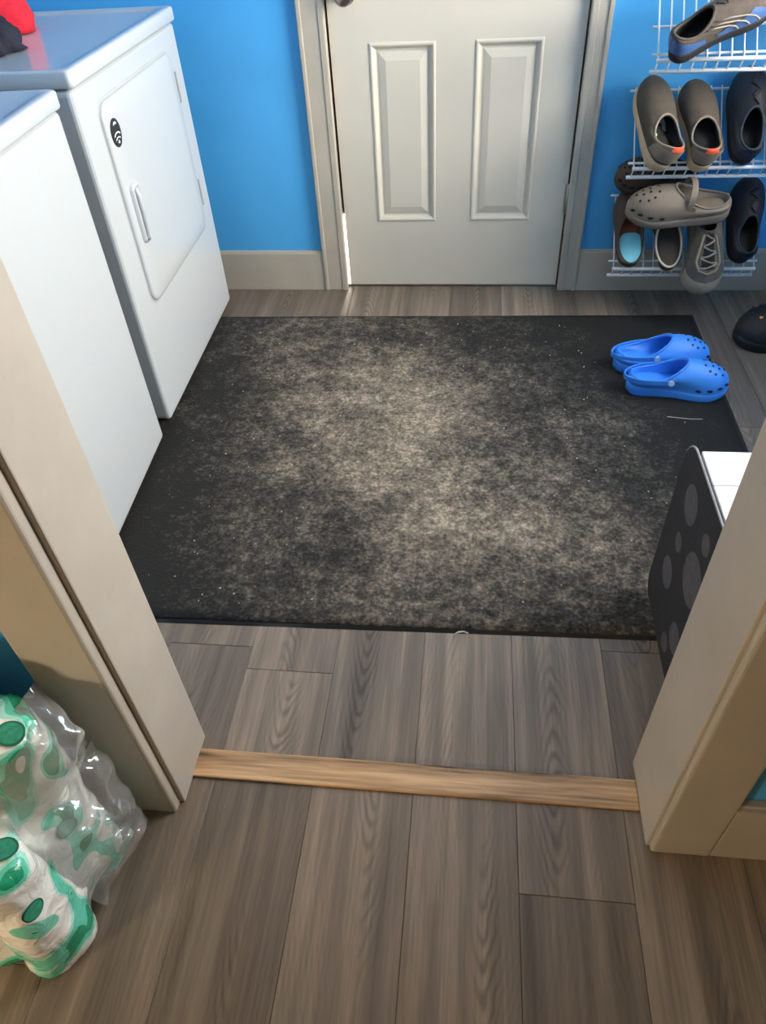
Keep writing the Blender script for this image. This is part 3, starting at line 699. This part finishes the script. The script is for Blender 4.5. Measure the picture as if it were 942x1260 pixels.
def trail_shoe(label, o, d, side):
    M = frame(o, d, Vector((0, -.5, .86)) if side > 0 else N45)
    sh = Shoe(L=.300, W=.100, sole=.026, heel=.008, xo=(.03, .40), wo=.031, zh=.080, zf=.105, dip=.014, q=1.05, side=side)
    r = build_shoe('trail_shoe', label, 'shoe', M, sh, MT['black_sole'], MT['trail_up'], MT['black_lin'], MT['black_lin'], MT['trail_up'], 'trail shoes on the top rack')
    for sg in (1, -1):
        patch(r, 'side_overlay', sh, MT['trail_blue'], PI+sg*.75, PI+sg*1.75, lambda q: .04, lambda q: .50-.15*q)
        patch(r, 'heel_overlay', sh, MT['trail_blue'], sg*.05, sg*1.15, lambda q: .04, lambda q: .75-.35*q)
        for d_ in (1.0, 1.2, 1.4): tube('stripe', [sh.S(PI+sg*d_, t)+sh.N(PI+sg*d_, t)*.003 for t in (.1, .3, .5, .75, .92)], .0022, MT['lace'], r, 6)
    laces(r, sh, MT['trail_up'], .60, .93, 5)
    return r
trail_shoe('brown and blue trail shoe lying along the topmost rack', on_deck(R1, .540, -.022, 0, .026), Vector((.86, .26, .40)), 1)
trail_shoe('dark trail shoe standing upright beside the lying one on the topmost rack', on_deck(R1, .905, .03, 0, .006), Vector((.02, .7, .7)), -1)

# taupe clogs crossing over the shoes on the lowest rack
clog('taupe clog with raised strap lying across the lowest rack', frame(Vector((.822, 2.470, .366)), (-1, .0, -.04), (0, -.26, .96)), MT['taupe'], MT['hole'], MT['taupe'], 1, 'up', None, L=.325)
clog('dark brown clog half hidden behind the taupe clog with raised strap', frame(Vector((.715, 2.612, .412)), (-1, .0, .05), (0, -.60, .80)), MT['brown_dark'], MT['hole'], MT['brown_dark'], -1, 'back', None, L=.25, W=.10)

def mule(label, x0, x1, s0, L, up, ins, heel_ins, side, W=.10, name='mule'):
    M = frame(on_deck(R3, x0, s0, 0), Vector((x1-x0, .2, .2)), N45)
    sh = Shoe(L=L, W=W, sole=.022, heel=.004, xo=(.01, .60), wo=.042, zh=.034, zf=.075, dip=.0, q=1.0, side=side)
    r = build_shoe(name, label, 'shoe', M, sh, MT['brown_dark'], up, up, ins, None)
    if heel_ins:
        rs = []
        for k_, h_ in ((.80, .0085), (.74, .0105)):
            pr = []
            for i in range(28):
                a = 2*PI*i/28; pr.append((L*.215-L*.20*math.copysign(abs(math.cos(a))**.7, math.cos(a))*k_/.8, .040*math.copysign(abs(math.sin(a))**.7, math.sin(a))*k_/.8, .022+.004+h_))
            rs.append(pr)
        loft('heel_pad', rs, heel_ins, r, True, cap1=True)
    return r, sh
rust, _ = mule('dark brown slipper with a rust panel and pale teal heel pad', .545, .528, .000, .27, MT['brown_dark'], MT['rust'], MT['teal'], 1, W=.104, name='slipper')
rsh = Shoe(L=.27, W=.104, sole=.022, heel=.004, xo=(.01, .60), wo=.042, zh=.034, zf=.075, dip=.0, q=1.0, side=1)
patch(rust, 'rust_panel', rsh, MT['rust'], PI-.2, PI+1.3, lambda q: .03, lambda q: .75)
r, sh = mule('brown open shoe with a cream edge under the taupe clog', .672, .640, -.012, .26, MT['brown_dark'], MT['brown_dark'], None, -1, W=.092, name='open_shoe')
tube('cream_edge', [sh.rim(p, 1.0)+Vector((0, 0, .001)) for p in PH], .004, MT['cream'], r, 8, True)

# grey sneaker, toe down over the lip
M = frame(on_deck(R3, .770, .185, 0, .012), Vector((.03, -.72, -.66)), N45+Vector((0, 0, .05)))
sh = Shoe(L=.29, W=.132, sole=.026, heel=.006, xo=(.03, .40), wo=.034, zh=.085, zf=.112, dip=.016, q=1.0, side=1)
r = build_shoe('sneaker', 'grey lace up sneaker hanging toe down over the lowest rack', 'shoe', M, sh, MT['sn_toe'], MT['sn_grey'], MT['black_lin'], MT['black_lin'], MT['sn_grey'])
patch(r, 'toe_cap', sh, MT['sn_toe'], PI-1.0, PI+1.0, lambda q: .0, lambda q: .30)
patch(r, 'tongue', sh, MT['black_lin'], PI-.30, PI+.30, lambda q: .52, lambda q: .98)
tube('eyestay', [sh.S(PI+d, t)+sh.N(PI+d, t)*.003 for d, t in ((-.42, .95), (-.52, .75), (-.55, .58), (-.35, .48), (0, .45), (.35, .48), (.55, .58), (.52, .75), (.42, .95))], .0042, MT['taupe_rim'], r, 8)
laces(r, sh, MT['lace'], .55, .93, 6, .30, .0030)
tube('aglet', [(.286, .03, .03), (.294, .034, .022), (.300, .036, .008)], .0016, MT['lace'], r, 6)

# black boot by the wall
M = frame(Vector((1.175, 2.285, 0)), (-1, .02, 0), (0, 0, 1))
sh = Shoe(L=.285, W=.140, sole=.034, heel=.01, xo=(.12, .66), wo=.050, zh=.130, zf=.130, dip=.0, q=1.0, side=1)
r = build_shoe('work_boot', 'black work boot with grey shaft and brass eyelets by the wall', 'boot', M, sh, MT['black_sole'], MT['black_up'], MT['black_lin'], MT['black_lin'], MT['black_up'])
loft('shaft', [[sh.rim(p, k)+Vector((dx, 0, dz)) for p in PH] for k, dz, dx in ((1.02, -.03, 0), (1.06, .02, 0), (1.04, .09, -.004), (1.06, .14, -.006), (1.0, .142, -.006), (.97, .05, 0))], MT['boot_grey'], r)
for t in (.62, .76, .90):
    for d in (-.5, .5): disc('eyelet', sh.S(PI+d, t), sh.N(PI+d, t), .0055, MT['brass'], r, 10, .003)
laces(r, sh, MT['black_up'], .62, .92, 4, .4, .003)

# ================================================================== BENCH AND PAW MAT
bx0, bx1, by0, by1, bh = .446, 1.20, .728, 1.120, .452
be = tag(empty('storage_bench', ((bx0+bx1)/2, (by0+by1)/2, 0)), 'white painted wooden bench against the partition wall', 'bench')
cx, cyb = (bx0+bx1)/2, (by0+by1)/2
def bb(name, x0, x1, y0, y1, z0, z1, bev=.003): return box(name, x0-cx, x1-cx, y0-cyb, y1-cyb, z0, z1, MT['bench'], be, bev)
bb('side_panel', bx0, bx0+.018, by0, by1-.006, .001, bh-.018); bb('side_panel', bx1-.018, bx1, by0, by1-.006, .001, bh-.018)
bb('front_panel', bx0+.018, bx1-.018, by1-.026, by1-.008, .03, bh-.018); bb('back_panel', bx0+.018, bx1-.018, by0, by0+.012, .03, bh-.018)
nb = 4
for k in range(nb):
    a = by0+(by1-by0)*k/nb; b_ = by0+(by1-by0)*(k+1)/nb; bb('top_board', bx0-.002, bx1+.004, a+.0006, b_-.0006, bh-.018, bh, .002)
MT['paw_dark'] = paint('black_paw_mat', lin(30, 31, 36), .9, .1, 60, .5); MT['paw_grey'] = paint('grey_print', lin(74, 74, 78), .9, .12, 70, .4); MT['paw_edge'] = paint('grey_binding', lin(150, 148, 146), .8, .06, 50)
pm = tag(empty('paw_print_mat', (.4385, .945, 0)), 'black pet mat with grey paw prints leaning on the white bench', 'mat')
pw, ph_ = .46, .450
pts = rrect(pw, ph_, .055, 8)
def mring(off, x): return [(x, a*(1-2*off/pw), ph_/2+.0005+b*(1-2*off/ph_)) for a, b in pts]
loft('pet_mat_face', [mring(.003, .002), mring(.003, -.0032)], MT['paw_dark'], pm, False, cap0=True, cap1=True)
tube('binding', mring(.002, -.0005), .0022, MT['paw_edge'], pm, 6, True)
mc = .945
def dot(y, z, r, sq=1.0): 
    v = [(-.0037, y-mc+r*math.cos(2*PI*k/24), z+r*sq*math.sin(2*PI*k/24)) for k in range(24)]
    mesh('paw_pad', v, [tuple(range(24))], MT['paw_grey'], pm)
for y, z, r_ in ((1.067, .361, .041), (1.068, .258, .021), (.949, .372, .022), (1.075, .160, .036), (.954, .271, .055), (.974, .05, .022), (.937, .112, .034), (.85, .20, .03), (.84, .33, .04), (.80, .09, .04)): dot(y, z, r_)

# ================================================================== WRAPPED PAPER ROLLS
def mat_print():
    mt, nt, b = new_mat('printed_film'); L = nt.links.new
    tc = nd(nt, 'ShaderNodeTexCoord')
    nz = nd(nt, 'ShaderNodeTexNoise'); nz.inputs['Scale'].default_value = 7.0; nz.inputs['Detail'].default_value = 1.2; nz.inputs['Distortion'].default_value = .7; L(tc.outputs['Object'], nz.inputs[0])
    W_ = lin(236, 238, 234)
    cr = ramp(nt, [(0, lin(24, 140, 104)), (.355, lin(120, 212, 190)), (.40, W_), (.555, lin(168, 230, 214)), (.585, lin(96, 204, 178)), (.625, lin(30, 150, 112)), (.70, W_)], 'CONSTANT'); L(nz.outputs[0], cr.inputs[0])
    L(cr.outputs[0], b.inputs['Base Color']); b.inputs['Roughness'].default_value = .25; b.inputs['Coat Weight'].default_value = .5; b.inputs['Coat Roughness'].default_value = .1
    n2 = nd(nt, 'ShaderNodeTexNoise'); n2.inputs['Scale'].default_value = 26; n2.inputs['Detail'].default_value = 3; n2.inputs['Distortion'].default_value = 1.5; L(tc.outputs['Object'], n2.inputs[0])
    bp = nd(nt, 'ShaderNodeBump'); bp.inputs['Strength'].default_value = .5; bp.inputs['Distance'].default_value = .012; L(n2.outputs[0], bp.inputs['Height']); L(bp.outputs[0], b.inputs['Normal']); L(bp.outputs[0], b.inputs['Coat Normal'])
    return mt
MT['print'] = mat_print(); MT['paper'] = paint('tissue_paper', lin(232, 232, 228), .95, .03, 30, .3); MT['core'] = paint('card_core', lin(150, 124, 96), .9, .08)
MT['sticker'] = paint('green_sticker', lin(52, 150, 122), .4, .15, 160); MT['sticker_ring'] = paint('dark_green_ring', lin(28, 104, 84), .4, .05)
pk = tag(empty('toilet_roll_pack', (-.72, .40, 0)), 'torn plastic pack of paper rolls with green and white print by the casing', 'roll pack')
px0, py0 = -.72, .40
bm = bmesh.new()
def cyl(cx_, cy_, z0_, z1_, r_, tilt=0):
    rr = bmesh.ops.create_cone(bm, cap_ends=True, segments=20, radius1=r_, radius2=r_, depth=z1_-z0_)
    rot = Matrix.Rotation(tilt, 3, 'Y')
    for v in rr['verts']: v.co = rot @ v.co + Vector((cx_-px0, cy_-py0, (z0_+z1_)/2))
for cx_, cy_, h_ in ((-.635, .325, .33), (-.745, .320, .42), (-.855, .325, .44), (-.965, .33, .45), (-.640, .462, .455), (-.705, .466, .500), (-.800, .462, .530), (-.905, .458, .53)):
    cyl(cx_, cy_, .004, h_, .056)
add_box(bm, -1.0-px0, -.66-px0, .33-py0, .46-py0, .03, .40); add_box(bm, -.70-px0, -.602-px0, .325-py0, .43-py0, .02, .255)
me = bpy.data.meshes.new('tmp'); bm.to_mesh(me); bm.free(); tmp = bpy.data.objects.new('tmp', me); col.objects.link(tmp)
md = tmp.modifiers.new('r', 'REMESH'); md.mode = 'VOXEL'; md.voxel_size = .011; md2 = tmp.modifiers.new('s', 'SMOOTH'); md2.iterations = 7; md2.factor = .6
dg = bpy.context.evaluated_depsgraph_get(); me2 = bpy.data.meshes.new_from_object(tmp.evaluated_get(dg)); bpy.data.objects.remove(tmp)
me2.name = 'printed_film'
for v in me2.vertices:
    c = v.co; d = .013*noise.noise((c.x*13, c.y*13, c.z*11+3)) + .006*noise.noise((c.x*30, c.y*30, c.z*22)); n_ = v.normal
    v.co = c + n_*d
    if v.co.z < .004: v.co.z = .004
pf = link('printed_film', me2, MT['print'], pk, True); me2.materials.clear(); me2.materials.append(MT['print'])
# oval stickers shrink on the outside
from mathutils.bvhtree import BVHTree
bvh = BVHTree.FromPolygons([v.co.copy() for v in me2.vertices], [tuple(p.vertices) for p in me2.polygons])
def pix_ray(x, y): return (RT*((x-471)/F_PX)+DN*((y-630)/F_PX)+FW).normalized()
def on_pack(x, y):
    o = Vector((0, 0, CAM_H))-Vector((px0, py0, 0)); h = bvh.ray_cast(o, pix_ray(x, y)); return h[0], h[1]
for sx, sy, sr in ((13, 903, .020), (80, 1018, .019), (5, 1046, .020), (40, 1120, .018)):
    c, n_ = on_pack(sx, sy)
    if c is None: continue
    a = Vector((1, 0, 0)); a = (a-n_*a.dot(n_)).normalized(); b_ = n_.cross(a)
    for nm, rad, off, mt_ in (('sticker', sr, .0025, MT['sticker_ring']), ('sticker_face', sr*.84, .0030, MT['sticker'])):
        vs = []
        for k in range(20):
            q = c+(a*math.cos(2*PI*k/20)+b_*math.sin(2*PI*k/20)*.9)*rad; hh = bvh.find_nearest(q); vs.append(hh[0]+hh[1]*off)
        hh = bvh.find_nearest(c); vs.append(hh[0]+hh[1]*off); mesh(nm, vs, [(k, (k+1) % 20, 20) for k in range(20)], mt_, pk, True)
# loose clear film on the torn side, crumpled, from the top edge down to the floor
def film(name, P00, P10, P01, P11, amp, seed, nu=34, nv=40, bulge=(0, 0, 0)):
    vs, fs = [], []; P00, P10, P01, P11 = map(Vector, (P00, P10, P01, P11)); bl = Vector(bulge)
    for j in range(nv+1):
        for i in range(nu+1):
            u, v = i/nu, j/nv; p = P00*(1-u)*(1-v)+P10*u*(1-v)+P01*(1-u)*v+P11*u*v + bl*math.sin(PI*u)*math.sin(PI*v)
            q = p*16; k = amp*(noise.noise((q.x+seed, q.y, q.z))+.6*noise.noise((q.x*2.3, q.y*2.3+seed, q.z*2.3)))
            w_ = .35+.65*math.sin(PI*min(1, max(0, u)))
            p = p+Vector((k*w_, k*.4*w_, k*.5*w_)); p.z = max(.003, p.z); vs.append(p-Vector((px0, py0, 0)))
    for j in range(nv):
        for i in range(nu): fs.append((j*(nu+1)+i, j*(nu+1)+i+1, (j+1)*(nu+1)+i+1, (j+1)*(nu+1)+i))
    return mesh(name, vs, fs, MT['film'], pk, True)
film('clear_film', (-.590, .375, .01), (-.562, .530, .01), (-.590, .37, .30), (-.575, .530, .30), .026, 2.2, bulge=(.035, 0, 0))
film('clear_film', (-.590, .37, .30), (-.575, .530, .30), (-.630, .42, .452), (-.610, .530, .46), .02, 5.1, bulge=(.055, .0, .02))
